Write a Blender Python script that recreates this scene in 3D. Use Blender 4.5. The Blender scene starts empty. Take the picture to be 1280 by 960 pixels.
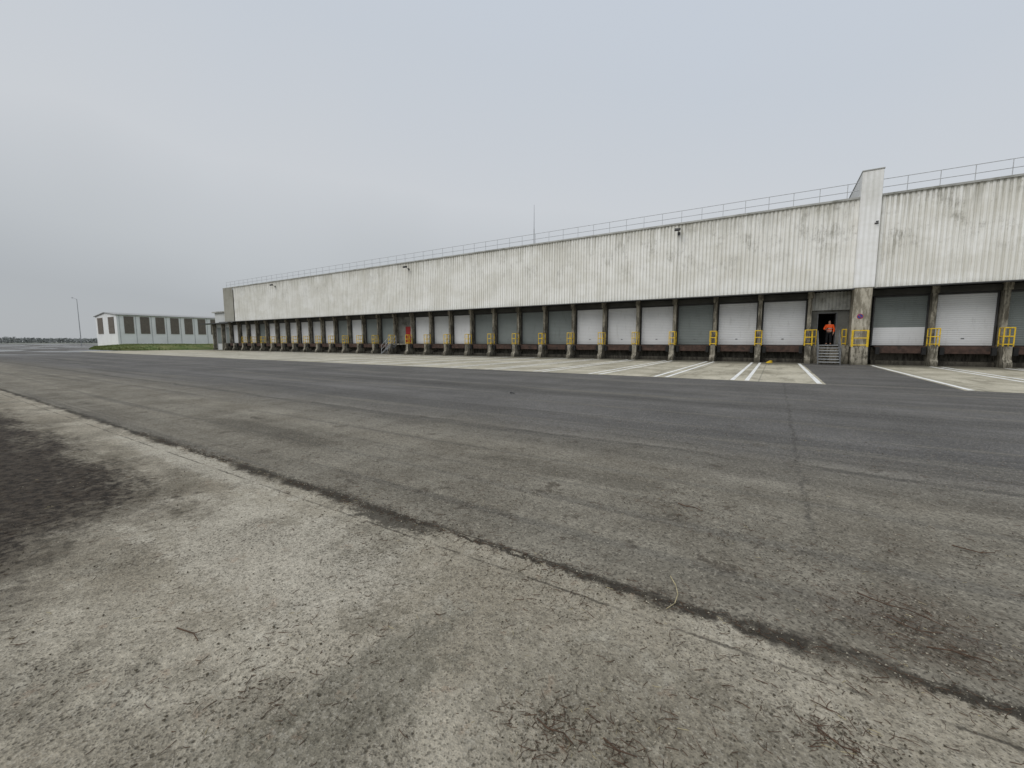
import bpy, bmesh, math, random
from mathutils import Vector, Matrix, noise as mnoise
random.seed(7)
scene=bpy.context.scene
scene.view_settings.view_transform='Standard'
scene.view_settings.look='None'
scene.view_settings.exposure=0
COL=scene.collection

# ------------------------------------------------------------ node helper
class Mt:
    def __init__(s,name,rough=.85,spec=.3):
        s.m=bpy.data.materials.new(name); s.m.use_nodes=True
        s.t=s.m.node_tree; s.b=s.t.nodes['Principled BSDF']
        s.b.inputs['Roughness'].default_value=rough
        s.b.inputs['Specular IOR Level'].default_value=spec
        g=s.t.nodes.new('ShaderNodeNewGeometry'); s.P=g.outputs['Position']
        sp=s.t.nodes.new('ShaderNodeSeparateXYZ'); s.t.links.new(s.P,sp.inputs[0])
        s.X,s.Y,s.Z=sp.outputs
    def put(s,inp,v):
        if isinstance(v,bpy.types.NodeSocket): s.t.links.new(v,inp)
        elif v is not None:
            if isinstance(v,(tuple,list)) and len(v)==3 and inp.type=='RGBA': v=(*v,1)
            inp.default_value=v
    def mul(s,vec,k):
        n=s.t.nodes.new('ShaderNodeVectorMath'); n.operation='MULTIPLY'
        s.put(n.inputs[0],vec); n.inputs[1].default_value=k; return n.outputs[0]
    def noise(s,scale,detail=4,rough=.55,vec=None,dist=0):
        n=s.t.nodes.new('ShaderNodeTexNoise'); s.put(n.inputs['Vector'],vec or s.P)
        n.inputs['Scale'].default_value=scale; n.inputs['Detail'].default_value=detail
        n.inputs['Roughness'].default_value=rough; n.inputs['Distortion'].default_value=dist
        return n.outputs['Fac']
    def vor2(s,scale):
        n=s.t.nodes.new('ShaderNodeTexVoronoi'); n.feature='F1'; s.put(n.inputs['Vector'],s.P)
        n.inputs['Scale'].default_value=scale
        g=s.t.nodes.new('ShaderNodeSeparateColor'); s.t.links.new(n.outputs['Color'],g.inputs[0])
        return n.outputs['Distance'],g.outputs
    def ma(s,op,a,b=None,c=None,clamp=False):
        n=s.t.nodes.new('ShaderNodeMath'); n.operation=op; n.use_clamp=clamp
        s.put(n.inputs[0],a); s.put(n.inputs[1],b); s.put(n.inputs[2],c); return n.outputs[0]
    def mr(s,v,a,b,c=0.,d=1.,smooth=True):
        n=s.t.nodes.new('ShaderNodeMapRange'); n.interpolation_type='SMOOTHSTEP' if smooth else 'LINEAR'
        s.put(n.inputs[0],v)
        for i,k in zip((1,2,3,4),(a,b,c,d)): s.put(n.inputs[i],k)
        return n.outputs[0]
    def mix(s,f,a,b,mode='MIX'):
        n=s.t.nodes.new('ShaderNodeMix'); n.data_type='RGBA'; n.blend_type=mode
        s.put(n.inputs[0],f); s.put(n.inputs[6],a); s.put(n.inputs[7],b); return n.outputs[2]
    def val(s,f,col,lo,hi):
        k=s.mr(f,.3,.7,lo,hi,False)
        n=s.t.nodes.new('ShaderNodeVectorMath'); n.operation='SCALE'
        s.put(n.inputs[0],col); s.put(n.inputs['Scale'],k); return n.outputs[0]
    def blob(s,cx,cy,rx,ry,nz,amp=1.):
        a=s.ma('DIVIDE',s.ma('SUBTRACT',s.X,cx),rx); b=s.ma('DIVIDE',s.ma('SUBTRACT',s.Y,cy),ry)
        d=s.ma('SQRT',s.ma('ADD',s.ma('MULTIPLY',a,a),s.ma('MULTIPLY',b,b)))
        d=s.ma('ADD',d,s.ma('MULTIPLY',s.ma('SUBTRACT',nz,.5),2.4*amp))
        return s.mr(d,.6,1.15,1,0)
    def color(s,c): s.put(s.b.inputs['Base Color'],c)
    def bump(s,h,strength=.5,dist=.01):
        n=s.t.nodes.new('ShaderNodeBump'); n.inputs['Strength'].default_value=strength
        n.inputs['Distance'].default_value=dist; s.put(n.inputs['Height'],h)
        s.t.links.new(n.outputs[0],s.b.inputs['Normal'])

def simple(name,col,rough=.7,var=.25,scale=3,metal=0,dirt=None):
    m=Mt(name,rough); f=m.noise(scale,3,.6)
    c=m.val(f,m.mix(0,col,col),1-var,1+var)
    if dirt: c=m.mix(m.mr(m.noise(scale*.6,4,.7),.5,.68),c,dirt)
    m.color(c); m.b.inputs['Metallic'].default_value=metal
    return m.m

# ------------------------------------------------------------ materials
def joint_dirt(m):
    """dirt gathered along the two joints between concrete strip and asphalt"""
    med=m.noise(1.6,4,.7); fine=m.noise(13,4,.8)
    w=m.ma('MULTIPLY',m.ma('SUBTRACT',med,.5),.20)
    w2=m.ma('MULTIPLY',m.ma('SUBTRACT',fine,.5),.24)
    y=m.ma('ADD',m.ma('ADD',m.Y,w),w2)
    d=m.ma('ABSOLUTE',m.ma('SUBTRACT',y,2.46))
    wid=m.mr(m.noise(.6,3,.7),.36,.66,.03,.13)
    a=m.mr(m.ma('DIVIDE',d,wid),.2,1.3,.95,0)
    a=m.ma('MULTIPLY',a,m.mr(med,.36,.52,.50,1.))
    y2=m.ma('ADD',m.Y,m.ma('MULTIPLY',m.ma('SUBTRACT',fine,.5),.05))
    b=m.mr(m.ma('ABSOLUTE',m.ma('SUBTRACT',y2,2.235)),.003,.016,1,0)
    b=m.ma('MULTIPLY',b,m.mr(med,.42,.56,.12,.9))
    c=m.mr(m.ma('ABSOLUTE',m.ma('SUBTRACT',y2,2.49)),.005,.018,1,0)
    wedge=m.ma('MULTIPLY',m.blob(-2.75,2.36,.55,.12,fine,1.),.8)
    return m.ma('MAXIMUM',wedge,m.ma('MAXIMUM',m.ma('MAXIMUM',a,m.ma('MULTIPLY',b,.8)),m.ma('MULTIPLY',c,.85)))

def asphalt():
    m=Mt('asphalt_surface',.85,.2)
    st=m.noise(1,4,.65,m.mul(m.P,(.03,.75,1)))
    n35=m.noise(.35,4,.65); n09=m.noise(.9,5,.7); n26=m.noise(26,4,.72); n22=m.noise(2.2,5,.74)
    wob=m.ma('MULTIPLY',m.ma('SUBTRACT',n35,.5),2.2)
    yw=m.ma('ADD',m.Y,wob)
    far=m.mr(yw,4.4,8.0)
    near=m.mix(m.mr(n09,.35,.65),(.155,.138,.108),(.238,.218,.176))
    farc=m.mix(m.mr(n35,.35,.65),(.096,.093,.090),(.134,.129,.124))
    c=m.mix(far,near,farc)
    c=m.val(st,c,.72,1.30)
    tr=m.noise(1,4,.6,m.mul(m.P,(.045,2.6,1)))
    c=m.mix(m.mr(tr,.52,.64,0,.45),c,(.070,.066,.060))
    tr2=m.noise(1,4,.7,m.mul(m.P,(.07,1.3,1)))
    c=m.mix(m.mr(tr2,.53,.66,0,.40),c,(.235,.218,.18))
    c=m.mix(m.ma('MULTIPLY',m.mr(n22,.56,.66,0,.70),m.mr(m.Y,11,3.5,0.12,.9)),c,(.060,.048,.035))
    c=m.mix(m.ma('MULTIPLY',m.blob(-7.6,3.7,2.2,.35,n22,.9),.45),c,(.055,.048,.037))
    c=m.mix(m.ma('MULTIPLY',m.blob(.7,3.0,.5,.35,n22,1.3),.25),c,(.090,.065,.047))
    c=m.mix(m.ma('MULTIPLY',m.blob(-2.0,4.4,1.6,.25,n22,1.),.40),c,(.060,.052,.040))
    wy=m.ma('ADD',m.Y,m.ma('MULTIPLY',m.ma('SUBTRACT',n35,.5),.6))
    l1=m.mr(m.ma('ABSOLUTE',m.ma('SUBTRACT',wy,6.15)),.02,.12,.6,0)
    l2=m.mr(m.ma('ABSOLUTE',m.ma('SUBTRACT',wy,11.4)),.03,.25,.3,0)
    wx=m.ma('ADD',m.X,m.ma('MULTIPLY',m.ma('SUBTRACT',n22,.5),.30))
    gate=m.mr(n09,.40,.56,.25,1)
    l3=m.ma('MULTIPLY',m.mr(m.ma('ABSOLUTE',m.ma('SUBTRACT',wx,.32)),.008,.040,.55,0),gate)
    l3=m.ma('MULTIPLY',l3,m.mr(m.Y,3.2,4.5,0,1))
    L=m.ma('MAXIMUM',m.ma('MAXIMUM',m.ma('MULTIPLY',l1,gate),l2),l3)
    c=m.mix(L,c,(.045,.042,.038))
    sp,g=m.vor2(85)
    c=m.mix(m.ma('MULTIPLY',m.mr(g[0],.82,.95),.42),c,(.36,.33,.27))
    c=m.mix(m.ma('MULTIPLY',m.mr(g[1],.72,.9),.6),c,(.050,.044,.036))
    c=m.val(n26,c,.70,1.30)
    c=m.mix(joint_dirt(m),c,(.036,.031,.024))
    m.color(c)
    wet=m.ma('MULTIPLY',m.mr(m.X,-50,-95),m.mr(m.noise(.09,3,.5,m.mul(m.P,(.5,1.4,1))),.44,.54))
    m.put(m.b.inputs['Roughness'],m.mr(wet,0,1,.85,.22))
    m.bump(m.ma('ADD',m.ma('MULTIPLY',sp,.7),n26),.6,.008)
    return m.m

def concrete_near():
    m=Mt('worn_concrete_surface',.9,.2)
    n24=m.noise(2.4,6,.76); n12=m.noise(1.2,5,.72,m.mul(m.P,(.45,1.2,1))); n38=m.noise(42,4,.75); n14=m.noise(14,5,.8); n09=m.noise(.9,5,.7)
    c=m.mix(m.mr(m.noise(.75,4,.65),.35,.65),(.285,.252,.194),(.410,.372,.298))
    c=m.mix(m.mr(n09,.49,.61,0,.55),c,(.200,.180,.140))
    c=m.mix(m.ma('MULTIPLY',m.blob(-3.2,1.55,1.6,.55,n24,1.),.50),c,(.52,.48,.40))
    c=m.mix(m.ma('MULTIPLY',m.blob(-6.5,2.2,2.5,.22,n24,1.),.6),c,(.49,.455,.38))
    c=m.mix(m.ma('MULTIPLY',m.blob(-1.45,1.05,.28,.60,n24,1.6),.55),c,(.105,.097,.072))
    c=m.mix(m.ma('MULTIPLY',m.blob(-.1,1.55,1.2,.45,n24,1.5),.50),c,(.150,.134,.10))
    c=m.mix(m.ma('MULTIPLY',m.mr(n24,.53,.64,0,.62),m.mr(m.X,-3.2,-.8,.6,1)),c,(.130,.114,.084))
    c=m.mix(m.mr(n24,.46,.36,0,.35),c,(.49,.455,.375))
    c=m.mix(m.ma('MULTIPLY',m.mr(n14,.53,.64,0,.60),m.mr(n12,.42,.58)),c,(.120,.105,.078))
    c=m.mix(m.mr(m.noise(5.5,4,.75),.60,.70,0,.40),c,(.28,.20,.14))
    c=m.val(n38,c,.62,1.34)
    v,g=m.vor2(120)
    c=m.mix(m.ma('MULTIPLY',m.mr(g[0],.84,.95),.28),c,(.50,.465,.40))
    c=m.mix(m.ma('MULTIPLY',m.mr(g[1],.80,.92),.60),c,(.080,.070,.052))
    v2,g2=m.vor2(33)
    pit=m.ma('MULTIPLY',m.mr(v2,.14,.30,1,0),m.mr(n09,.46,.60,.10,1))
    c=m.mix(m.ma('MULTIPLY',pit,.75),c,(.055,.046,.032))
    # damp soil stain fading out over the concrete
    e=m.ma('MULTIPLY',m.ma('SUBTRACT',n09,.5),2.6)
    e2=m.ma('MULTIPLY',m.ma('SUBTRACT',n14,.5),2.2)
    sx=m.ma('ADD',m.ma('ADD',m.X,e),e2)
    ey=m.ma('ADD',m.ma('MULTIPLY',m.ma('SUBTRACT',n12,.5),1.7),m.ma('MULTIPLY',m.ma('SUBTRACT',n14,.5),1.1))
    sy=m.ma('ADD',m.Y,ey)
    sx=m.ma('ADD',sx,m.mr(m.Y,.2,1.1,-.9,0))
    soil=m.ma('MULTIPLY',m.mr(sx,-4.2,-5.8),m.mr(sy,1.80,1.25))
    film=m.ma('MULTIPLY',m.mr(sx,-3.4,-5.6),m.mr(sy,2.3,1.3))
    c=m.mix(m.ma('MULTIPLY',film,m.mr(n24,.36,.60,.15,.75)),c,(.105,.090,.066))
    soil=m.ma('MULTIPLY',soil,m.mr(n24,.28,.42,.55,1))
    c=m.mix(soil,c,m.mix(m.mr(n14,.38,.62),(.018,.014,.011),(.075,.061,.046)))
    k=m.noise(2.2,5,.8,m.mul(m.P,(1,2.2,1)),.8)
    sk=m.ma('MULTIPLY',m.mr(m.ma('ABSOLUTE',m.ma('SUBTRACT',k,.5)),.0,.010,1,0),m.mr(n09,.5,.6))
    c=m.mix(m.ma('MULTIPLY',sk,.7),c,(.060,.050,.036))
    c=m.mix(joint_dirt(m),c,(.036,.031,.024))
    m.color(c)
    h=m.ma('ADD',m.ma('MULTIPLY',v,.9),m.ma('ADD',n38,m.ma('MULTIPLY',pit,-1.2)))
    m.bump(h,.65,.008)
    return m.m

def apron():
    m=Mt('apron_concrete_surface',.9,.2)
    c=m.mix(m.mr(m.noise(.35,4,.65),.35,.65),(.35,.32,.245),(.53,.49,.39))
    s=m.noise(.8,5,.7,m.mul(m.P,(2.2,.35,1)))
    c=m.mix(m.mr(s,.49,.65,0,.6),c,(.22,.20,.15))
    c=m.mix(m.mr(m.ma('ADD',m.Y,m.ma('MULTIPLY',s,3)),32.5,37.0,0,.85),c,(.10,.093,.07))
    gx=m.ma('PINGPONG',m.ma('ADD',m.X,100-1.9),1.525)
    c=m.mix(m.ma('MULTIPLY',m.mr(gx,.0,.05,1,0),.5),c,(.12,.12,.10))
    gy=m.ma('PINGPONG',m.ma('ADD',m.Y,-18.6),3)
    c=m.mix(m.ma('MULTIPLY',m.mr(gy,.0,.06,1,0),.55),c,(.12,.12,.10))
    c=m.mix(m.mr(m.noise(1.6,5,.75),.57,.69,0,.7),c,(.13,.118,.09))
    c=m.val(m.noise(20,3,.7),c,.8,1.2)
    m.color(c); return m.m

def paint():
    m=Mt('worn_white_paint',.7)
    c=m.mix(m.mr(m.noise(2.5,5,.78),.50,.68),(.84,.84,.82),(.50,.47,.40))
    m.color(c); return m.m

PITCH=.27
def cladding(name,base,dark,amt=1.):
    m=Mt(name,.65,.2)
    strk=m.noise(1,5,.75,m.mul(m.P,(6.5,6.5,.22)))
    big=m.noise(.25,4,.7,m.mul(m.P,(1,1,1.6)))
    c=m.mix(m.mr(big,.35,.65),base,tuple(b*.86*q for b,q in zip(base,(1,.99,.955))))
    c=m.mix(m.ma('MULTIPLY',m.mr(strk,.47,.68),.38*amt),c,tuple(d*1.75 for d in dark))
    run=m.mr(m.ma('ADD',m.Z,m.ma('MULTIPLY',m.ma('SUBTRACT',strk,.5),6.5)),9.6,11.8)
    c=m.mix(m.ma('MULTIPLY',run,.46*amt),c,dark)
    p=m.ma('MULTIPLY',m.mr(m.noise(.55,5,.75,m.mul(m.P,(1,1,.9))),.48,.66),m.mr(m.noise(1,5,.75,m.mul(m.P,(7,7,.9))),.40,.60))
    hp=m.ma('MULTIPLY',m.mr(m.Z,6.0,8.6,.15,1),p)
    hp=m.ma('MULTIPLY',hp,m.mr(m.X,-30,4,.5,1.15))
    c=m.mix(m.ma('MULTIPLY',hp,.62*amt),c,tuple(d*.85 for d in dark))
    rx=m.ma('PINGPONG',m.ma('ADD',m.X,80.6),PITCH/2)
    c=m.mix(m.ma('MULTIPLY',m.mr(rx,.10,.03),m.mr(strk,.3,.6,.12,.28)),c,tuple(d*1.2 for d in dark))  # rib troughs painted darker to back up weak rib shading, varied by the streaks
    ru=m.ma('MULTIPLY',m.mr(m.noise(1,3,.5,m.mul(m.P,(4.5,4.5,.25))),.68,.76),m.mr(big,.5,.6))
    c=m.mix(m.ma('MULTIPLY',ru,.45),c,(.32,.21,.13))
    c=m.mix(m.mr(m.ma('ADD',m.Z,m.ma('MULTIPLY',strk,.5)),5.70,5.25,0,.25),c,dark)
    m.color(c)
    return m.m

M_asph=asphalt(); M_conc=concrete_near(); M_apron=apron(); M_paint=paint()
M_clad=cladding('weathered_white_sheet',(.92,.915,.885),(.285,.275,.225))
M_cladend=cladding('dull_grey_sheet',(.46,.45,.40),(.19,.18,.15))
M_fin=cladding('white_firewall_sheet',(.93,.93,.93),(.42,.42,.38),.28)
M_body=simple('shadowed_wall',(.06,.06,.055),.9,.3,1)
M_bayw=simple('grey_render_wall',(.17,.17,.155),.9,.3,1.2,dirt=(.09,.09,.078))
M_bayp=simple('grey_ribbed_panel',(.46,.46,.43),.7,.2,1.2,dirt=(.28,.275,.24))
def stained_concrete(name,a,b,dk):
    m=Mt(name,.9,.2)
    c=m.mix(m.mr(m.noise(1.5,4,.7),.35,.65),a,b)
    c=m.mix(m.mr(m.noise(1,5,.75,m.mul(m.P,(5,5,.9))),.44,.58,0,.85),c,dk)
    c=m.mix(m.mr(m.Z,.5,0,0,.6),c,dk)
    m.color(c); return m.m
M_pill=stained_concrete('stained_pillar_concrete',(.20,.185,.15),(.36,.335,.275),(.065,.058,.045))
M_fpill=stained_concrete('stained_firewall_concrete',(.42,.39,.32),(.52,.485,.405),(.19,.17,.13))
M_plinth=stained_concrete('mossy_plinth_concrete',(.22,.20,.16),(.38,.35,.285),(.060,.054,.040))
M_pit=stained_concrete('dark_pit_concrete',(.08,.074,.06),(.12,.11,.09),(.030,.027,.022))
M_steelbr=simple('rusty_brown_steel',(.070,.042,.032),.7,.4,4,dirt=(.033,.025,.021))
M_rub=simple('black_rubber',(.02,.02,.02),.8)
def doormat(name,col,dk):
    m=Mt(name,.5)
    c=m.val(m.noise(.35,2),m.mix(0,col,col),.88,1.08)
    z=m.ma('PINGPONG',m.ma('SUBTRACT',m.Z,1.3),.0667)
    c=m.mix(m.mr(z,.040,.008,0,.20),c,tuple(k*.5 for k in col))
    c=m.mix(m.mr(m.noise(1,4,.75,m.mul(m.P,(3,3,.6))),.52,.74,0,.35),c,dk)
    c=m.mix(m.mr(m.Z,1.75,1.25,0,.35),c,dk)
    m.color(c); return m.m
D_white=doormat('white_shutter',(.67,.68,.69),(.36,.36,.345))
D_grey=doormat('pale_grey_shutter',(.52,.535,.535),(.28,.285,.27))
D_green=doormat('dark_green_grey_shutter',(.20,.225,.218),(.10,.11,.10))
M_red=simple('red_door_paint',(.26,.014,.014),.6,.25,2)
M_yel=simple('yellow_rail_paint',(.74,.50,.03),.55,.15,6,dirt=(.42,.29,.05))
M_galv=simple('galvanised_steel',(.46,.47,.48),.5,.2,6,metal=.2)
M_galvd=simple('dull_grey_steel',(.16,.165,.17),.6,.2,6)
M_edge=simple('grey_flashing',(.40,.40,.38),.5,.2,1,dirt=(.2,.2,.17))
M_pipe=simple('pale_conduit',(.60,.59,.55),.6,.2,1)
M_dark=simple('dark_grey_metal',(.05,.05,.05),.5)
M_glass=simple('lamp_glass',(.35,.37,.38),.15)
M_brown=simple('brown_louvre_metal',(.185,.16,.135),.7,.15,2)
M_shed=simple('off_white_shed_sheet',(.82,.825,.82),.6,.06,.3)
M_annex=simple('grey_annex_sheet',(.56,.57,.56),.6,.12,.3)
M_roofsh=simple('grey_roof_sheet',(.34,.34,.335),.8,.1,.3)
M_lampg=simple('pale_pole_steel',(.30,.31,.32),.6,.1,1)

# ------------------------------------------------------------ mesh helpers
def box(bm,x0,x1,y0,y1,z0,z1):
    v=[bm.verts.new(p) for p in ((x0,y0,z0),(x1,y0,z0),(x1,y1,z0),(x0,y1,z0),(x0,y0,z1),(x1,y0,z1),(x1,y1,z1),(x0,y1,z1))]
    for f in ((0,3,2,1),(4,5,6,7),(0,1,5,4),(1,2,6,5),(2,3,7,6),(3,0,4,7)): bm.faces.new([v[i] for i in f])
def tube(bm,p,q,r,seg=8,r2=None):
    p=Vector(p);q=Vector(q);d=(q-p).normalized(); r2=r if r2 is None else r2
    a=d.orthogonal().normalized(); b=d.cross(a)
    A=[bm.verts.new(p+(a*math.cos(t)+b*math.sin(t))*r) for t in [2*math.pi*i/seg for i in range(seg)]]
    B=[bm.verts.new(q+(a*math.cos(t)+b*math.sin(t))*r2) for t in [2*math.pi*i/seg for i in range(seg)]]
    for i in range(seg):
        j=(i+1)%seg; bm.faces.new((A[i],A[j],B[j],B[i]))
    bm.faces.new(A[::-1]); bm.faces.new(B)
def prism(bm,pts,x0,x1):
    A=[bm.verts.new((x0,y,z)) for y,z in pts]; B=[bm.verts.new((x1,y,z)) for y,z in pts]
    n=len(pts)
    for i in range(n):
        j=(i+1)%n; bm.faces.new((A[i],A[j],B[j],B[i]))
    bm.faces.new(A[::-1]); bm.faces.new(B)
def fin(name,bm,mat,parent=None,loc=(0,0,0),smooth=False,bev=0,**props):
    bmesh.ops.recalc_face_normals(bm,faces=bm.faces)
    me=bpy.data.meshes.new(name); bm.to_mesh(me); bm.free()
    if smooth:
        for p in me.polygons: p.use_smooth=True
    return obj(name,me,mat,parent,loc,bev,**props)
def obj(name,me,mat,parent=None,loc=(0,0,0),bev=0,**props):
    if mat and not me.materials: me.materials.append(mat)
    o=bpy.data.objects.new(name,me); COL.objects.link(o); o.location=loc
    if parent: o.parent=parent
    if bev:
        b=o.modifiers.new('bevel','BEVEL'); b.width=bev; b.segments=2; b.limit_method='ANGLE'
    for k,v in props.items(): o[k]=v
    return o
def empty(name,loc,**props):
    o=bpy.data.objects.new(name,None); COL.objects.link(o); o.location=loc; o.empty_display_size=.3
    for k,v in props.items(): o[k]=v
    return o
def sheet(name,pts,z,mat,**props):
    bm=bmesh.new(); bm.faces.new([bm.verts.new((x,y,z)) for x,y in pts])
    bmesh.ops.triangulate(bm,faces=bm.faces)
    for f in bm.faces:
        f.normal_update()
        if f.normal.z<0: f.normal_flip()
    me=bpy.data.meshes.new(name); bm.to_mesh(me); bm.free()
    return obj(name,me,mat,None,(0,0,0),0,**props)

# ------------------------------------------------------------ ground
m=Mt('dull_field',.95)
m.color(m.val(m.noise(.5,4),m.mix(m.noise(.03,4,.6),(.16,.17,.14),(.22,.225,.20)),.85,1.15)); M_field=m.m
sheet('ground',[(-4000,-4000),(4000,-4000),(4000,4000),(-4000,4000)],0,M_field,kind='structure')
sheet('asphalt_road',[(-420,-60),(70,-60),(70,37.4),(-110,37.4),(-420,90)],.012,M_asph,kind='structure')
sheet('concrete_apron',[(-91,18.6),(1.6,18.6),(1.6,37.4),(-91,37.4)],.017,M_apron,kind='structure')
sheet('concrete_apron',[(5.1,18.6),(40,18.6),(40,37.4),(5.1,37.4)],.017,M_apron,kind='structure')
bm=bmesh.new(); prev=None
xs=[-120+i*1.0 for i in range(100)]+[-20+i*.05 for i in range(800)]+[20+i for i in range(30)]
for x in xs:
    e=2.49+ (mnoise.noise((x*3,0,0))*.012+mnoise.noise((x*14,3,0))*.006)
    a=bm.verts.new((x,-40,.017)); b=bm.verts.new((x,e,.017))
    if prev: bm.faces.new((prev[0],a,b,prev[1]))
    prev=(a,b)
fin('concrete_pavement',bm,M_conc,kind='structure')
bm=bmesh.new()
def pill_x(k): return 1.9-3.05*k
for k in range(1,24):
    X=pill_x(k)
    for s in (-.26,.26):
        j=random.uniform(-.03,.03)
        bm.faces.new([bm.verts.new(p) for p in ((X+s-.075+j,18.8,.021),(X+s+.075+j,18.8,.021),(X+s+.075+j,35.2,.021),(X+s-.075+j,35.2,.021))])
for X in (1.42,5.3,8.06,8.54,11.2,11.65,14.4,14.8):
    bm.faces.new([bm.verts.new(p) for p in ((X-.08,18.8,.021),(X+.08,18.8,.021),(X+.08,35.2,.021),(X-.08,35.2,.021))])
fin('parking_bay_markings',bm,M_paint,kind='structure')

# grass bank
def y0f(x):
    y0=24.5 if x>-112 else 24.5+(-112-x)*18.5/78
    if x>-97: y0=24.5+((x+97)/5)**2*3
    return y0
bm=bmesh.new(); NU,NV=150,60; G=[]
for i in range(NU+1):
    x=-92-110*i/NU; y0=y0f(x)
    row=[]
    for j in range(NV+1):
        t=(j/NV)**1.8; y=y0+t*(125-y0)
        h=.02+.75*min(1,(y-y0)/7)*min(1,(-92-x)/4+.02)
        h+=.10*mnoise.noise((x*.3,y*.3,0))*min(1,(y-y0)/2)+.07*mnoise.noise((x*1.3,y*1.3,5))*min(1,(y-y0)/1.5)
        row.append(bm.verts.new((x,y,max(h,.018))))
    G.append(row)
for i in range(NU):
    for j in range(NV): bm.faces.new((G[i][j],G[i+1][j],G[i+1][j+1],G[i][j+1]))
m=Mt('winter_grass',.95)
c=m.mix(m.mr(m.noise(.25,5,.7),.35,.65),(.080,.125,.030),(.170,.175,.065))
m.color(m.val(m.noise(3,5,.8),c,.6,1.4)); m.bump(m.noise(8,3,.8),.8,.08); M_grass=m.m
fin('grass_bank',bm,M_grass,kind='structure')
def blades(name,mat,n,fn,hmin,hmax,w,**props):
    vs=[];fs=[]
    for _ in range(n):
        x,y,z=fn(); a=random.uniform(0,math.pi); h=random.uniform(hmin,hmax); dx=math.cos(a)*w;dy=math.sin(a)*w
        lx=random.uniform(-.4,.4)*h; ly=random.uniform(-.4,.4)*h
        i=len(vs); vs+=[(x-dx,y-dy,z),(x+dx,y+dy,z),(x+lx,y+ly,z+h)]; fs.append((i,i+1,i+2))
    me=bpy.data.meshes.new(name); me.from_pydata(vs,[],fs); return obj(name,me,mat,**props)
def gp():
    x=-92-random.random()**1.2*85; y0=y0f(x)
    t=random.random()**2; y=y0+t*22
    return x,y,.0+.7*min(1,(y-y0)/7)*min(1,(-92-x)/4)
blades('rough_grass',M_grass,9000,gp,.1,.35,.05,kind='stuff')

# ------------------------------------------------------------ main warehouse
XL,XR=-84.0,24.0; ZC=5.1; ZR=11.03
FL,FR=4.15,5.22     # firewall sides
W=empty('warehouse',(XL,36.4,0),label='long weathered white sheet-clad warehouse with a row of loading docks',category='warehouse')
def wfin(name,bm,mat,**k):
    bmesh.ops.translate(bm,verts=bm.verts,vec=(-XL,-36.4,0))
    return fin(name,bm,mat,parent=W,**k)
YB=37.5; YD=37.3     # body front, door plane
bm=bmesh.new()
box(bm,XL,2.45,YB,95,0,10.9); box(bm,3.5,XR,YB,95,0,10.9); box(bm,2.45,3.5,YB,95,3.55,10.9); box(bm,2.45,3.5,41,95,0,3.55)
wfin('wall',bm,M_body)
bm=bmesh.new(); box(bm,2.46,3.49,YB+.01,41,0,1.3); box(bm,2.13,4.2,36.38,YB-.005,0,1.3); wfin('landing',bm,M_plinth)
bm=bmesh.new(); box(bm,2.05,2.45,YB-.1,YB-.005,1.3,3.75); box(bm,3.5,4.2,YB-.1,YB-.005,1.3,3.75); box(bm,2.45,3.5,YB-.1,YB-.005,3.55,3.75); wfin('door_surround',bm,M_bayw)
bm=bmesh.new()
x=2.03
while x<4.1:
    box(bm,x,x+.13,YB-.30,YB-.24,3.76,5.02); x+=.2
box(bm,2.03,4.2,YB-.25,YB-.01,3.77,5.0)
wfin('upper_panel',bm,M_bayp)
bm=bmesh.new()
for a,b,c,d in ((2.40,2.46,1.3,3.6),(3.49,3.55,1.3,3.6),(2.46,3.49,3.55,3.6)): box(bm,a,b,YB-.14,YB-.05,c,d)
wfin('door_frame',bm,M_galvd)
bm=bmesh.new(); box(bm,3.44,3.49,YB+.02,38.5,1.32,3.5); wfin('open_door_leaf',bm,M_dark)
def ribbed(x0,x1,y,z0,z1,pitch=PITCH,dep=.05):
    bm=bmesh.new(); pts=[]; n=int(round((x1-x0)/pitch)); p=pitch
    for i in range(n):
        a=x0+i*p
        pts+=[(a,y+dep),(a+p*.30,y+dep),(a+p*.42,y),(a+p*.88,y)]
    pts.append((x1,y+dep)); pr=None
    for x,yy in pts:
        x=min(x,x1)
        A=bm.verts.new((x,yy,z0)); B=bm.verts.new((x,yy,z1))
        if pr: bm.faces.new((pr[0],A,B,pr[1]))
        pr=(A,B)
    return bm
bm=ribbed(-80.6,FL,36.4,ZC,ZR-.12); wfin('cladding',bm,M_clad)
bm=ribbed(FR,XR,36.4,ZC,ZR-.12); wfin('cladding',bm,M_clad)
bm=ribbed(-84.1,-80.6,36.28,ZC,ZR-.05); box(bm,-84.1,-84.02,36.36,37.3,ZC,ZR-.05); wfin('end_cladding',bm,M_cladend)
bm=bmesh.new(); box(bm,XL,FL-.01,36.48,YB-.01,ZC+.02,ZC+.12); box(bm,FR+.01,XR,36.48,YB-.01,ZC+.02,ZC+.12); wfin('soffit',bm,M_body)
bm=bmesh.new(); box(bm,-84.12,FL-.01,36.30,37.0,ZR-.12,ZR); box(bm,FR+.01,XR,36.30,37.0,ZR-.12,ZR); wfin('parapet_flashing',bm,M_edge)
bm=bmesh.new()
for a,b in ((XL,FL-.02),(FR+.02,XR)):
    prism(bm,[(36.39,ZC+.02),(35.35,ZC-.08),(35.35,ZC-.13),(36.39,ZC-.05)],a,b)  # overhang drawn out deeper to cast more shade on the dock doors
wfin('canopy',bm,M_edge)
bm=bmesh.new()
for a,b in ((XL,FL-.02),(FR+.02,XR)): tube(bm,(a,35.33,ZC-.14),(b,35.33,ZC-.14),.05,8)
wfin('gutter',bm,M_dark)
bm=bmesh.new(); box(bm,XL,1.98,37.05,YB-.01,4.60,5.0); box(bm,FR,XR,37.05,YB-.01,4.60,5.0); wfin('lintel_beam',bm,M_body)
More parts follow.
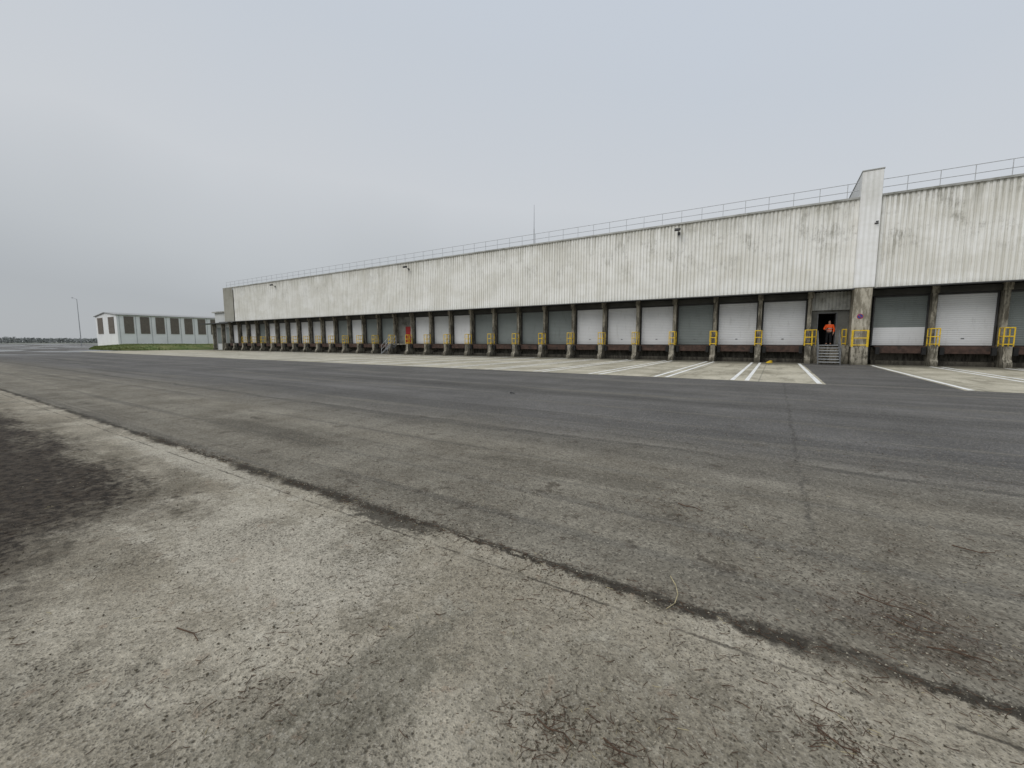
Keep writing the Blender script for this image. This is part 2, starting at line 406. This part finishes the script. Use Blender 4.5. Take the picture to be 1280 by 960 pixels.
# firewall
bm=bmesh.new(); box(bm,FL,FR,36.0,95,ZC,12.5); wfin('firewall',bm,M_fin,bev=.03)
bm=bmesh.new(); box(bm,FL-.03,FR+.03,35.96,95,12.5,12.56); wfin('firewall_cap',bm,M_edge)
bm=bmesh.new(); box(bm,FL+.06,FR-.06,36.05,YB-.01,1.2,ZC-.003); wfin('firewall_pillar',bm,M_fpill,bev=.03)
bm=bmesh.new(); prism(bm,[(YB-.01,0),(35.5,0),(35.6,.35),(35.8,1.2),(YB-.01,1.2)],FL+.1,FR-.1); wfin('pillar_plinth',bm,M_plinth)
# roof railing
bm=bmesh.new()
yR=36.7
x=XL+.5
while x<XR:
    if not FL-.3<x<FR+.3: tube(bm,(x,yR,ZR-.02),(x,yR,ZR+1.0),.019,6)
    x+=1.5
for a,b in ((XL+.5,FL-.05),(FR+.1,XR)):
    for z in (.5,1.0): tube(bm,(a,yR,ZR+z),(b,yR,ZR+z),.019,6)
wfin('roof_railing',bm,M_galv)
bm=bmesh.new(); tube(bm,(-22.5,40,10.9),(-22.5,40,13.5),.045,8,.04); tube(bm,(-22.5,40,13.5),(-22.5,40,16.0),.03,8,.015); wfin('roof_mast',bm,M_lampg)
def floodlight(x,z,y=36.36,s=1.):
    bm=bmesh.new(); tube(bm,(x,y,z-.15*s),(x,y-.45*s,z),.025,6); box(bm,x-.10,x+.10,y-.02,y+.02,z-.28*s,z-.04*s)
    b=wfin('floodlight_bracket',bm,M_dark)
    bm=bmesh.new(); prism(bm,[(y-.38*s,z+.02*s),(y-.72*s,z-.10*s),(y-.76*s,z-.02*s),(y-.72*s,z+.12*s),(y-.42*s,z+.16*s)],x-.2*s,x+.2*s)
    h=wfin('floodlight',bm,M_dark,bev=.01)
    bm=bmesh.new(); prism(bm,[(y-.42*s,z-.005*s),(y-.68*s,z-.095*s),(y-.68*s,z-.105*s),(y-.42*s,z-.02*s)],x-.16*s,x+.16*s)
    g=fin('floodlight_lens',bm,M_glass); g.parent=h; g.location=(-XL,-36.4,0)
    b.parent=h
for x,z in ((-7.1,10.35),(-37.6,10.3),(-67,10.3)): floodlight(x,z)
floodlight(5.05,9.2,35.99,.35)
for x,r,zt in ((-7.1,.015,10.1),(-37.6,.02,10.1)):
    bm=bmesh.new(); tube(bm,(x,36.36,5.15),(x,36.36,zt),r,8); wfin('cable_conduit',bm,M_pipe)

# ---- docks: repeated parts (built once, copied)
px=[pill_x(k) for k in range(0,29)]
right=[8.3,11.4,14.5,17.6]
def part(name,bm,mat):
    bmesh.ops.recalc_face_normals(bm,faces=bm.faces)
    me=bpy.data.meshes.new(name); bm.to_mesh(me); bm.free(); me.materials.append(mat); return me
bm=bmesh.new(); box(bm,-.12,.12,36.70,YB-.02,1.27,ZC-.06); box(bm,-.17,.17,36.60,36.85,4.60,ZC-.06); me_pil=part('pillar',bm,M_pill)
bm=bmesh.new(); prism(bm,[(YB-.02,0),(35.66,0),(35.70,.30),(35.90,.55),(35.90,1.27),(YB-.02,1.27)],-.18,.18); me_pli=part('pillar_plinth',bm,M_plinth)
def place(name,me,x):
    o=bpy.data.objects.new(name,me); COL.objects.link(o); o.parent=W; o.location=(x-XL,-36.4,0)
    return o
for x in px+right:
    place('pillar',me_pil,x); place('pillar_plinth',me_pli,x)
def door_mesh(mat,w=2.60,z0=1.3,z1=4.5,n=24):
    bm=bmesh.new(); h=(z1-z0)/n
    for i in range(n):
        a=z0+i*h; prism(bm,[(YD+.04,a+.003),(YD-.008,a+.003),(YD-.018,a+h*.5),(YD-.008,a+h-.003),(YD+.04,a+h-.003)],-w/2,w/2)
    box(bm,-w/2+.01,w/2-.01,YD+.0,YD+.05,z0,z1)
    return part('dock_door',bm,mat)
DM={'w':door_mesh(D_white),'l':door_mesh(D_grey),'g':door_mesh(D_green)}
bm=bmesh.new()
for i in range(3): box(bm,-1.28,1.28,YD-.06,YD-.035,1.3+i*.4+.008,1.3+(i+1)*.4-.008)
box(bm,-1.27,1.27,YD-.05,YD-.036,1.31,2.49)
me_low=part('lower_door_panel',bm,D_white)
bm=bmesh.new(); box(bm,-.07,.07,YD-.05,YD-.02,1.72,1.78); me_hand=part('door_handle',bm,M_galvd)
bm=bmesh.new(); box(bm,-1.37,-1.30,YD-.12,YB-.01,1.27,4.58); box(bm,1.30,1.37,YD-.12,YB-.01,1.27,4.58); box(bm,-1.30,1.30,YD-.14,YB-.01,4.5,4.58)
me_fr=part('door_frame',bm,M_dark)
bm=bmesh.new(); box(bm,-1.25,1.25,36.48,YB-.02,1.17,1.27); box(bm,-1.22,1.22,36.42,36.48,.80,1.25); me_lev=part('dock_leveler',bm,M_steelbr)
bm=bmesh.new(); box(bm,-.1,.1,36.2,36.415,.72,1.2)
me_buf=part('rubber_bumper',bm,M_rub)
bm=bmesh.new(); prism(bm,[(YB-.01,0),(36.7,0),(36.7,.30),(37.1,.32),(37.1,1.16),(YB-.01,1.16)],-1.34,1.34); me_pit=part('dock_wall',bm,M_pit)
seq='wwgwwwggggwlwRggwgwlwwlwgwlw'
bays=[((px[i]+px[i+1])/2,seq[i]) for i in range(28)]
bays+=[(6.80,'h'),(9.85,'w'),(12.95,'g'),(16.05,'w'),(19.2,'g')]
redx=None
for x,t in bays:
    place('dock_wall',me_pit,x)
    if t=='R': redx=x; continue
    d=place('dock_door',DM['g'] if t=='h' else DM[t],x)
    place('door_frame',me_fr,x)
    if t=='h': place('lower_door_panel',me_low,x)
    elif x>-30:
        h=bpy.data.objects.new('door_handle',me_hand); COL.objects.link(h); h.parent=d; h.location=(0,0,0)
    place('dock_leveler',me_lev,x)
    for s in (-1.12,1.12): place('rubber_bumper',me_buf,x+s)
bm=bmesh.new(); box(bm,redx-1.35,redx+1.35,YD,YB-.01,1.3,4.9); wfin('door_surround',bm,M_bayw)
bm=bmesh.new(); box(bm,redx+.0,redx+1.0,YD-.06,YD-.005,1.3,3.4); box(bm,redx+.06,redx+.94,YD-.075,YD-.06,1.4,2.3);box(bm,redx+.06,redx+.94,YD-.075,YD-.06,2.45,3.3); wfin('red_door',bm,M_red)
bm=bmesh.new(); box(bm,redx-1.28,redx+1.28,36.2,YD-.005,1.17,1.3); wfin('landing',bm,M_plinth)
def disc(cx,cy,cz,r,mat,name,par):
    bm=bmesh.new(); tube(bm,(cx,cy,cz),(cx,cy-.008,cz),r,28); return fin(name,bm,mat,parent=par)
M_blue=simple('sign_blue',(.03,.07,.26),.4,.05); M_sred=simple('sign_red',(.42,.03,.03),.4,.05)
S=empty('no_parking_sign',(4.62,36.04,3.22),label='small round red and blue no parking sign on concrete pillar',category='sign')
disc(0,0,0,.17,M_sred,'sign_rim',S); disc(0,-.009,0,.135,M_blue,'sign_face',S)
bm=bmesh.new(); 
v=[bm.verts.new(p) for p in ((-.10,-.019,.07),(-.07,-.019,.10),(.10,-.019,-.07),(.07,-.019,-.10))]; bm.faces.new((v[0],v[1],v[2],v[3]))
fin('sign_bar',bm,M_sred,parent=S)

# ------------------------------------------------------------ yellow guard rails (copied)
def rail_mesh():
    bm=bmesh.new(); r=.034
    for x,y in [(-.22,-.38),(.22,-.38),(-.22,.25),(.22,.25)]: tube(bm,(x,y,0),(x,y,1.08),r,8)
    for z in (.12,.58,1.08):
        tube(bm,(-.22,-.38,z),(.22,-.38,z),r,8)
        tube(bm,(-.22,-.38,z),(-.22,.25,z),r,8); tube(bm,(.22,-.38,z),(.22,.25,z),r,8)
    me=bpy.data.meshes.new('guard_rail'); bmesh.ops.recalc_face_normals(bm,faces=bm.faces); bm.to_mesh(me); bm.free(); me.materials.append(M_yel); return me
me_rail=rail_mesh()
def rail(loc,sc,label):
    o=bpy.data.objects.new('guard_rail',me_rail); COL.objects.link(o); o.location=loc; o.scale=sc
    o['label']=label; o['category']='guard rail'; o['group']='guard rails along the loading docks'
for x in px[:27]+right: rail((x,36.32,1.27),(.95,1,1),'yellow tubular guard rail on a dock plinth')
rail(((FL+FR)/2,36.06,1.2),(1.8,.6,1),'wide yellow guard rail round the firewall pillar')
for xx in (2.26,3.93): rail((xx,36.85,1.3),(.5,.75,1),'narrow yellow guard rail beside the open doorway')

# ------------------------------------------------------------ staircases
def staircase(name,loc,rot,label,railmat,n=7,w=1.3):
    S=empty(name,loc,label=label,category='steps',group='metal steps up to the dock doors'); S.rotation_euler=(0,0,rot)
    rise=1.3/n; run=.24
    for i in range(n):
        bm=bmesh.new(); box(bm,-w/2,w/2,-(i+1)*run,-(i)*run+.02,1.3-i*rise-.036,1.3-i*rise-.001)
        fin('tread',bm,M_galv,parent=S)
    for s in (-1,1):
        x=s*(w/2+.02)
        bm=bmesh.new()
        prism(bm,[(0,1.3),(0,1.02),(-n*run,-.0),(-n*run-.12,.0),(-n*run-.1,.12)],x-.015,x+.015)
        fin('stringer',bm,M_galvd,parent=S)
        bm=bmesh.new()
        for y,zb in ((-.06,1.28),(-n*run*.5,.66),(-n*run,.06)): tube(bm,(x,y,zb),(x,y,zb+1.0),.025,8)
        for d in (.5,1.0): tube(bm,(x,-.06,1.28+d),(x,-n*run,.06+d),.025,8)
        fin('handrail',bm,railmat,parent=S)
staircase('staircase',(3.02,36.37,0.02),0,'grey metal steps with handrails up to open doorway',M_galvd,w=1.15)
staircase('staircase',(redx-.6,35.75,0.02),-math.pi/2,'grey metal steps with railings beside red door',M_galv,w=.9)

bm=bmesh.new(); prism(bm,[(0,0),(.36,0),(.34,.05),(.10,.19),(.03,.19)],-.11,.11)
ch=fin('wheel_chock',bm,M_yel,loc=(-.2,35.0,.02),bev=.015,label='yellow wheel chock lying on the concrete apron',category='wheel chock'); ch.rotation_euler=(0,0,1.1)
bm=bmesh.new(); tube(bm,(-.08,.05,.185),(-.08,.05,.23),.010,6); tube(bm,(.08,.05,.185),(.08,.05,.23),.010,6); tube(bm,(-.09,.05,.23),(.09,.05,.23),.010,6); fin('carry_handle',bm,M_dark,parent=ch)

# ------------------------------------------------------------ person
def skin(name,V,E,mat,parent=None,loc=(0,0,0),sub=2,root=0,**props):
    me=bpy.data.meshes.new(name); me.from_pydata([v[0] for v in V],E,[]); me.materials.append(mat)
    o=obj(name,me,None,parent,loc,**props)
    md=o.modifiers.new('skin','SKIN'); md.use_smooth_shade=True
    lay=me.skin_vertices[0].data
    for i,v in enumerate(V):
        r=v[1]; lay[i].radius=(r,r) if not isinstance(r,tuple) else r
        lay[i].use_root=(i==root)
    s=o.modifiers.new('sub','SUBSURF'); s.levels=sub; s.render_levels=sub
    return o
M_skin=simple('skin_tone',(.48,.28,.20),.6,.05); M_or=simple('orange_hi_vis_fabric',(.95,.12,.02),.7,.12,8)
M_nav=simple('black_cloth',(.014,.014,.016),.95); M_refl=simple('reflective_band',(.45,.46,.45),.5,.05); M_hair=simple('dark_hair',(.03,.022,.018),.8)
V=[((0,0,.95),(.13,.10)),((0,0,1.15),(.14,.10)),((0,0,1.38),(.16,.10)),((0,0,1.47),(.065,.065)),((0,-.01,1.54),(.055,.06)),((0,-.02,1.60),(.07,.085)),((0,-.015,1.67),(.078,.095)),((0,-.01,1.73),(.06,.075)),((0,-.115,1.625),(.012,.014)),
 ((-.20,0,1.40),.055),((-.30,-.02,1.14),.045),((-.16,-.24,1.12),.036),((-.10,-.30,1.15),(.036,.018)),
 ((.20,0,1.40),.055),((.27,.02,1.12),.045),((.26,-.08,.88),.034),((.255,-.11,.80),(.018,.038)),
 ((-.09,0,.88),.085),((-.11,-.01,.50),.06),((-.12,.02,.10),.045),((-.13,-.10,.045),.042),((-.14,-.19,.035),.03),
 ((.09,0,.88),.085),((.11,-.01,.50),.06),((.12,.02,.10),.045),((.14,-.10,.045),.042),((.15,-.19,.035),.03)]
E=[(0,1),(1,2),(2,3),(3,4),(4,5),(5,6),(6,7),(5,8),(2,9),(9,10),(10,11),(11,12),(2,13),(13,14),(14,15),(15,16),(0,17),(17,18),(18,19),(19,20),(20,21),(0,22),(22,23),(23,24),(24,25),(25,26)]
def fingers(base,d,side,curl,ids):
    d=Vector(d).normalized(); side=Vector(side); curl=Vector(curl)
    for k,(o_,L) in enumerate(((-.03,.070),(-.010,.080),(.010,.075),(.028,.058))):
        p0=Vector(base)+side*o_+d*.035; p1=p0+d*L*.55+curl*L*.15; p2=p1+d*L*.3+curl*L*.4
        i=len(V); V.extend([(tuple(p0),.010),(tuple(p1),.009),(tuple(p2),.008)]); E.extend([(ids,i),(i,i+1),(i+1,i+2)])
    p0=Vector(base)-side*.04+d*.005; p1=p0-side*.02+d*.03+curl*.02; i=len(V); V.extend([(tuple(p0),.012),(tuple(p1),.009)]); E.extend([(ids,i),(i,i+1)])
fingers((-.10,-.30,1.15),(.6,-.6,.25),(0,.2,1),(.6,.5,0),12)
fingers((.255,-.11,.80),(0,-.1,-1),(0,1,0),(-.7,-.2,0),16)
PX,PY=3.16,37.55
pers=skin('person',V,E,M_skin,loc=(PX,PY,1.30),sub=1,label='person in orange hi-vis jacket and dark trousers standing in doorway',category='person')
pers.rotation_euler=(0,0,-.25)
J=[((0,0,.93),(.165,.125)),((0,0,1.12),(.17,.13)),((0,0,1.34),(.175,.13)),((0,.01,1.47),(.09,.085)),
 ((-.205,0,1.40),.078),((-.305,-.02,1.13),.066),((-.18,-.21,1.12),.052),((.205,0,1.40),.078),((.28,.02,1.11),.066),((.265,-.06,.91),.05)]
skin('jacket',J,[(0,1),(1,2),(2,3),(2,4),(4,5),(5,6),(2,7),(7,8),(8,9)],M_or,pers)
T=[((0,0,.95),(.15,.115)),((-.09,0,.86),.105),((-.11,-.01,.50),.082),((-.12,.02,.12),.07),((.09,0,.86),.105),((.11,-.01,.50),.082),((.12,.02,.12),.07)]
skin('trousers',T,[(0,1),(1,2),(2,3),(0,4),(4,5),(5,6)],M_nav,pers)
for s in (-1,1):
    skin('boot',[((s*.12,.03,.12),.062),((s*.12,.03,.05),.055),((s*.135,-.09,.045),.052),((s*.145,-.19,.04),.04)],[(0,1),(1,2),(2,3)],M_dark,pers)
skin('beanie',[((0,0,1.70),(.088,.10)),((0,.005,1.76),(.07,.085))],[(0,1)],M_hair,pers)
for z,rx,ry in ((1.02,.178,.140),(1.16,.180,.142)):
    bm=bmesh.new(); n=24
    A=[bm.verts.new((math.cos(2*math.pi*i/n)*rx,math.sin(2*math.pi*i/n)*ry,z)) for i in range(n)]
    B=[bm.verts.new((math.cos(2*math.pi*i/n)*rx,math.sin(2*math.pi*i/n)*ry,z+.05)) for i in range(n)]
    for i in range(n): bm.faces.new((A[i],A[(i+1)%n],B[(i+1)%n],B[i]))
    fin('reflective_band',bm,M_refl,parent=pers,smooth=True)
for s in (-1,1):
    bm=bmesh.new(); bmesh.ops.create_uvsphere(bm,u_segments=8,v_segments=6,radius=.011,matrix=Matrix.Translation((s*.032,-.105,1.655)))
    fin('eye',bm,M_hair,parent=pers)
bm=bmesh.new(); box(bm,-.035,.035,-.008,.008,-.07,.07)
ph=fin('mobile_phone',bm,M_dark,loc=(PX-.13,PY-.34,1.30+1.18),bev=.004,label='dark mobile phone held in the hand of the person',category='phone'); ph.rotation_euler=(.5,0,.5)

# ------------------------------------------------------------ annex & white building
A=empty('annex_building',(-84.3,38,0),label='low grey-white annex attached to end of the warehouse',category='building')
AW=7.6
bm=bmesh.new(); box(bm,-AW,-.05,0,22,0,7.0); fin('wall',bm,M_annex,parent=A)
bm=bmesh.new(); prism(bm,[(-.4,7.0),(22.4,7.0),(22.4,7.2),(-.4,7.22)],-AW-.3,-.04); fin('roof',bm,M_edge,parent=A)
for i in range(2):
    bm=bmesh.new(); box(bm,-AW+.7+i*3.6,-AW+3.4+i*3.6,-.05,.02,1.2,4.2); fin('shutter',bm,D_green,parent=A)
bm=bmesh.new(); box(bm,-AW-3.2,-.05,-1.3,.0,4.85,5.02); fin('canopy',bm,M_dark,parent=A)
for i in range(3):
    bm=bmesh.new(); box(bm,-AW+i*3.6,-AW+.3+i*3.6,-.6,-.051,0,4.845); fin('pillar',bm,M_plinth,parent=A)

B=empty('white_hall',(-172.8,44.5,0),label='white industrial hall with brown louvred windows beyond the grass',category='building')
L=38
bm=bmesh.new()
v=[bm.verts.new(p) for p in ((-20.6,0,0),(0,0,0),(0,0,9.76),(-10.3,0,10.75),(-20.6,0,9.76),(-20.6,L,0),(0,L,0),(0,L,9.76),(-10.3,L,10.75),(-20.6,L,9.76))]
for f in ((0,1,2,3,4),(9,8,7,6,5),(1,6,7,2),(0,4,9,5)): bm.faces.new([v[i] for i in f])
fin('wall',bm,M_shed,parent=B)
bm=bmesh.new()
xm=-10.3
prof=[(-21.0,9.74),(xm,10.77),(.4,9.74),(.4,9.94),(xm,10.97),(-21.0,9.94)]
a=[bm.verts.new((x,-.4,z)) for x,z in prof]; b=[bm.verts.new((x,L+.4,z)) for x,z in prof]
for i in range(6): bm.faces.new((a[i],a[(i+1)%6],b[(i+1)%6],b[i]))
bm.faces.new(a); bm.faces.new(b)
fin('roof',bm,M_roofsh,parent=B)
def louvre(bm,axis,a0,a1,z0,z1,off):
    n=int((z1-z0)/.35)
    for i in range(n):
        z=z0+i*(z1-z0)/n
        if axis=='y': box(bm,off,off+.12,a0,a1,z,z+.26)
        else: box(bm,a0,a1,-off-.12,-off,z,z+.26)
    if axis=='y': box(bm,off-.05,off+.03,a0+.01,a1-.01,z0+.01,z1)
    else: box(bm,a0+.01,a1-.01,-off-.03,-off+.05,z0+.01,z1)
for i in range(9):
    bm=bmesh.new(); louvre(bm,'y',1.7+i*3.95,4.05+i*3.95,4.1,9.45,.03); fin('louvred_window',bm,M_brown,parent=B)
for a in (-18.4,-7.6):
    bm=bmesh.new(); louvre(bm,'x',a,a+5.2,4.1,9.3,.03); fin('louvred_window',bm,M_brown,parent=B)
for i in range(10):
    bm=bmesh.new(); box(bm,.0,.10,.55+i*3.95,.67+i*3.95,0,9.7); fin('wall_post',bm,M_galv,parent=B)

S=empty('street_lamp',(-210.8,44.2,0),label='tall grey street lamp with a short arm beside the road',category='street lamp')
bm=bmesh.new(); tube(bm,(0,0,0),(0,0,16.6),.14,10,.07); fin('pole',bm,M_lampg,parent=S)
bm=bmesh.new(); tube(bm,(0,0,16.5),(-1.3,-.7,17.0),.05,8); fin('arm',bm,M_lampg,parent=S)
bm=bmesh.new(); box(bm,-2.1,-1.2,-.95,-.55,16.95,17.12); fin('lamp_head',bm,M_lampg,parent=S,bev=.05)

# ------------------------------------------------------------ distant vegetation
m=Mt('hazy_far_foliage',1); m.color(m.mix(m.noise(.05,4,.7),(.19,.205,.195),(.25,.262,.255))); M_far=m.m
vs=[];fs=[]
for _ in range(24000):
    t=random.random(); x=-820+t*560; y=20+t*430+random.uniform(-15,15)
    base=3.8+3.0*abs(mnoise.noise((x*.02,y*.02,0)))+2.0*max(0,mnoise.noise((x*.09,y*.09,4)))
    z=random.random()**.8*base*1.1; r=random.uniform(.5,1.5)
    a=[Vector((random.gauss(0,1),random.gauss(0,1),random.gauss(0,1))).normalized()*r for _ in range(3)]
    i=len(vs); vs+=[(x+q.x,y+q.y,max(z+q.z,0)) for q in a]; fs.append((i,i+1,i+2))
me=bpy.data.meshes.new('far_tree_line'); me.from_pydata(vs,[],fs); obj('far_tree_line',me,M_far,kind='stuff')
F=empty('perimeter_fence',(-300,18,0),label='low pale grey perimeter fence at the yard edge',category='fence')
bm=bmesh.new()
for i in range(30): tube(bm,(-i*3.0,i*1.1,0),(-i*3.0,i*1.1,2.1),.06,6)
fin('fence_posts',bm,M_galvd,parent=F)
bm=bmesh.new()
for z in (.1,.7,1.3,1.9): tube(bm,(0,0,z),(-87,31.9,z),.04,5)
fin('fence_rails',bm,M_galvd,parent=F)

# ------------------------------------------------------------ litter on the ground
ZG=.018
def litter(name,mat,n,fn,lmin,lmax,r):
    vs=[];fs=[]
    for _ in range(n):
        x,y=fn(); L=random.uniform(lmin,lmax); a=random.uniform(0,2*math.pi); bend=random.uniform(-.6,.6); rr=r*random.uniform(.5,1.5)
        p=[Vector((x,y,ZG+rr))]; 
        for s in range(2):
            p.append(p[-1]+Vector((math.cos(a),math.sin(a),random.uniform(0,.12)))*L/2); a+=bend
        i=len(vs)
        for s,q in enumerate(p):
            t=Vector((-math.sin(a),math.cos(a),0))*rr*(1 if s<2 else .4)
            vs+=[tuple(q-t-Vector((0,0,rr*.6))),tuple(q+t-Vector((0,0,rr*.6))),tuple(q+Vector((0,0,rr)))]
        for s in range(2):
            o_=i+s*3
            for k in range(3): fs.append((o_+k,o_+(k+1)%3,o_+3+(k+1)%3,o_+3+k))
    me=bpy.data.meshes.new(name); me.from_pydata(vs,[],fs); return obj(name,me,mat,kind='stuff')
cl=[(.70,3.05,.22,6),(.8,2.75,.2,5),(-.6,4.0,.35,4),(-.66,1.35,.12,4),(.3,1.9,.12,4),(-1.9,.95,.3,4),(-2.4,2.5,.4,4),(.2,2.3,.5,6),(-3.5,2.6,.5,4),(1.5,3.9,.5,5),(-.3,1.45,.2,4),(-4.5,4,.8,3),(2.5,5,.8,3),(-1.2,2.2,.3,4),(-2.2,3.4,.5,4),(.1,3.5,.4,4)]
wts=[c[3] for c in cl]
def spot():
    if random.random()<.42:
        c=random.choices(cl,wts)[0]; return random.gauss(c[0],c[2]),random.gauss(c[1],c[2]*.8)
    if random.random()<.38: return random.uniform(-9,4),random.gauss(2.46,.06)
    return random.uniform(-7,5.5),.3+random.random()**1.3*8
M_twig=simple('brown_twig',(.095,.06,.04),.9,.4,40); M_straw=simple('pale_straw',(.42,.36,.22),.8,.2,40)
litter('needle_litter',M_twig,5200,spot,.012,.065,.0012)
litter('straw_litter',M_straw,350,spot,.01,.05,.001)
def soilspot():
    return -5.0-random.expovariate(.25), random.uniform(-1.5,1.6)
litter('soil_litter',simple('soil_litter_brown',(.08,.062,.045),.9,.5,30),1500,soilspot,.02,.07,.0015)
def pebbles(name,mat,n,fn,r0,r1):
    vs=[];fs=[]
    for _ in range(n):
        x,y=fn(); r=r0+(r1-r0)*random.random()**3; i=len(vs)
        for d in ((1,0,0),(-.3,.9,0),(-.6,-.8,0),(0,0,.8),(.2,.1,-.5)):
            vs.append((x+d[0]*r*random.uniform(.7,1.3),y+d[1]*r*random.uniform(.7,1.3),ZG+r*.4+d[2]*r))
        fs+=[(i,i+1,i+3),(i+1,i+2,i+3),(i+2,i,i+3),(i+1,i,i+4),(i+2,i+1,i+4),(i,i+2,i+4)]
    me=bpy.data.meshes.new(name); me.from_pydata(vs,[],fs); return obj(name,me,mat,kind='stuff')
pebbles('dark_grit',simple('dark_grit_stone',(.080,.068,.048),.9,.4,40),10000,spot,.0015,.009)
pebbles('pale_grit',simple('pale_grit_stone',(.40,.365,.29),.9,.35,40),3200,spot,.0015,.008)
def twig(pts,r,mat,label,branch=()):
    bm=bmesh.new(); o0=Vector((*pts[0],ZG))
    P=[Vector((x,y,ZG+r))-o0+Vector((0,0,random.uniform(0,.012))) for x,y in pts]
    for i in range(len(P)-1):
        f=1-i/len(P)*.6; tube(bm,P[i],P[i+1],r*f,6,r*(1-(i+1)/len(P)*.6))
    for (i,dx,dy) in branch: tube(bm,P[i],P[i]+Vector((dx,dy,.012)),r*.6,6,r*.25)
    fin('twig',bm,mat,loc=tuple(o0),smooth=True,label=label,category='twig',group='twigs scattered on the ground')
twig([(-.50,2.72),(-.45,2.63),(-.42,2.54),(-.42,2.45),(-.45,2.37)],.004,M_straw,'pale curved straw stalk lying on the joint')
twig([(-.70,4.05),(-.62,4.0),(-.55,4.02),(-.48,3.98)],.006,M_twig,'short brown twig lying on asphalt',((1,.05,.07),))
twig([(.50,3.15),(.62,3.08),(.72,3.09),(.85,3.0)],.004,M_twig,'forked brown twig lying on asphalt',((1,.06,.09),(2,.08,-.07)))
twig([(.60,2.95),(.72,2.90),(.82,2.93)],.0035,M_twig,'thin brown twig lying on asphalt',((1,.03,.08),))
twig([(.72,2.75),(.82,2.78),(.95,2.77)],.004,M_twig,'thin brown twig lying on asphalt',((1,.06,-.05),))
twig([(-.74,1.36),(-.68,1.34),(-.62,1.36),(-.57,1.34)],.0035,M_twig,'forked brown twig lying on concrete',((1,.04,.05),(2,.02,-.05)))
twig([(-.48,1.42),(-.42,1.40),(-.35,1.42)],.0035,M_twig,'forked brown twig lying on concrete',((1,.04,-.04),))
twig([(.22,1.92),(.29,1.87),(.35,1.88)],.0035,M_twig,'thin brown twig lying on concrete',((1,.03,-.05),))
twig([(-2.62,.80),(-2.5,.83),(-2.42,.82)],.004,M_twig,'thin brown twig lying on concrete',((1,.04,.05),))
twig([(-6.58,10.3),(-6.5,10.33),(-6.42,10.28)],.02,M_dark,'dark stick of wood lying on asphalt')
twig([(1.2,4.3),(1.33,4.24),(1.42,4.3)],.005,M_twig,'short brown twig lying on asphalt',((1,.05,.05),))

# ------------------------------------------------------------ world, sun, camera
w=bpy.data.worlds.new('World'); scene.world=w; w.use_nodes=True; t=w.node_tree
bg=t.nodes['Background']; bg.inputs['Strength'].default_value=.1
sky=t.nodes.new('ShaderNodeTexSky'); sky.sky_type='NISHITA'; sky.sun_disc=False
sky.sun_elevation=math.radians(42); sky.sun_rotation=math.radians(200)
tc=t.nodes.new('ShaderNodeTexCoord'); sp=t.nodes.new('ShaderNodeSeparateXYZ'); t.links.new(tc.outputs['Generated'],sp.inputs[0])
nz=t.nodes.new('ShaderNodeTexNoise'); nz.inputs['Scale'].default_value=1.6; nz.inputs['Detail'].default_value=3; t.links.new(tc.outputs['Generated'],nz.inputs['Vector'])
def tm(op,a,b):
    n=t.nodes.new('ShaderNodeMath'); n.operation=op
    for i,v in enumerate((a,b)):
        if isinstance(v,bpy.types.NodeSocket): t.links.new(v,n.inputs[i])
        else: n.inputs[i].default_value=v
    return n.outputs[0]
el=tm('ADD',sp.outputs[2],tm('MULTIPLY',tm('SUBTRACT',nz.outputs[0],.5),.22))
el=tm('ADD',el,tm('MULTIPLY',sp.outputs[0],.09))
r=t.nodes.new('ShaderNodeValToRGB'); t.links.new(el,r.inputs[0]); cr=r.color_ramp
cr.elements[0].position=0; cr.elements[0].color=(.43,.452,.475,1)
cr.elements[1].position=1; cr.elements[1].color=(.95,.98,1.0,1)
for p,c in ((.10,(.515,.54,.562)),(.26,(.61,.635,.665)),(.48,(.575,.62,.68)),(.65,(.575,.63,.71))):
    e=cr.elements.new(p); e.color=(*c,1)
sc=t.nodes.new('ShaderNodeVectorMath'); sc.operation='SCALE'; sc.inputs['Scale'].default_value=10; t.links.new(r.outputs[0],sc.inputs[0])
mx=t.nodes.new('ShaderNodeMix'); mx.data_type='RGBA'; mx.inputs[0].default_value=.05
t.links.new(sc.outputs[0],mx.inputs[6]); t.links.new(sky.outputs[0],mx.inputs[7]); t.links.new(mx.outputs[2],bg.inputs['Color'])
sl=bpy.data.lights.new('sun','SUN'); sl.energy=1.2; sl.angle=math.radians(35); sl.color=(1,.96,.89)
so=bpy.data.objects.new('sun',sl); COL.objects.link(so); so.rotation_euler=(math.radians(48),0,math.radians(-20)); so.location=(0,0,30)
cd=bpy.data.cameras.new('camera'); cd.sensor_width=36; cd.lens=520/1280*36; cd.clip_end=8000; cd.clip_start=.05
co=bpy.data.objects.new('camera',cd); COL.objects.link(co); co.location=(0,0,1.55); co.rotation_euler=(math.radians(90-5.82),0,math.radians(32.3))
scene.camera=co
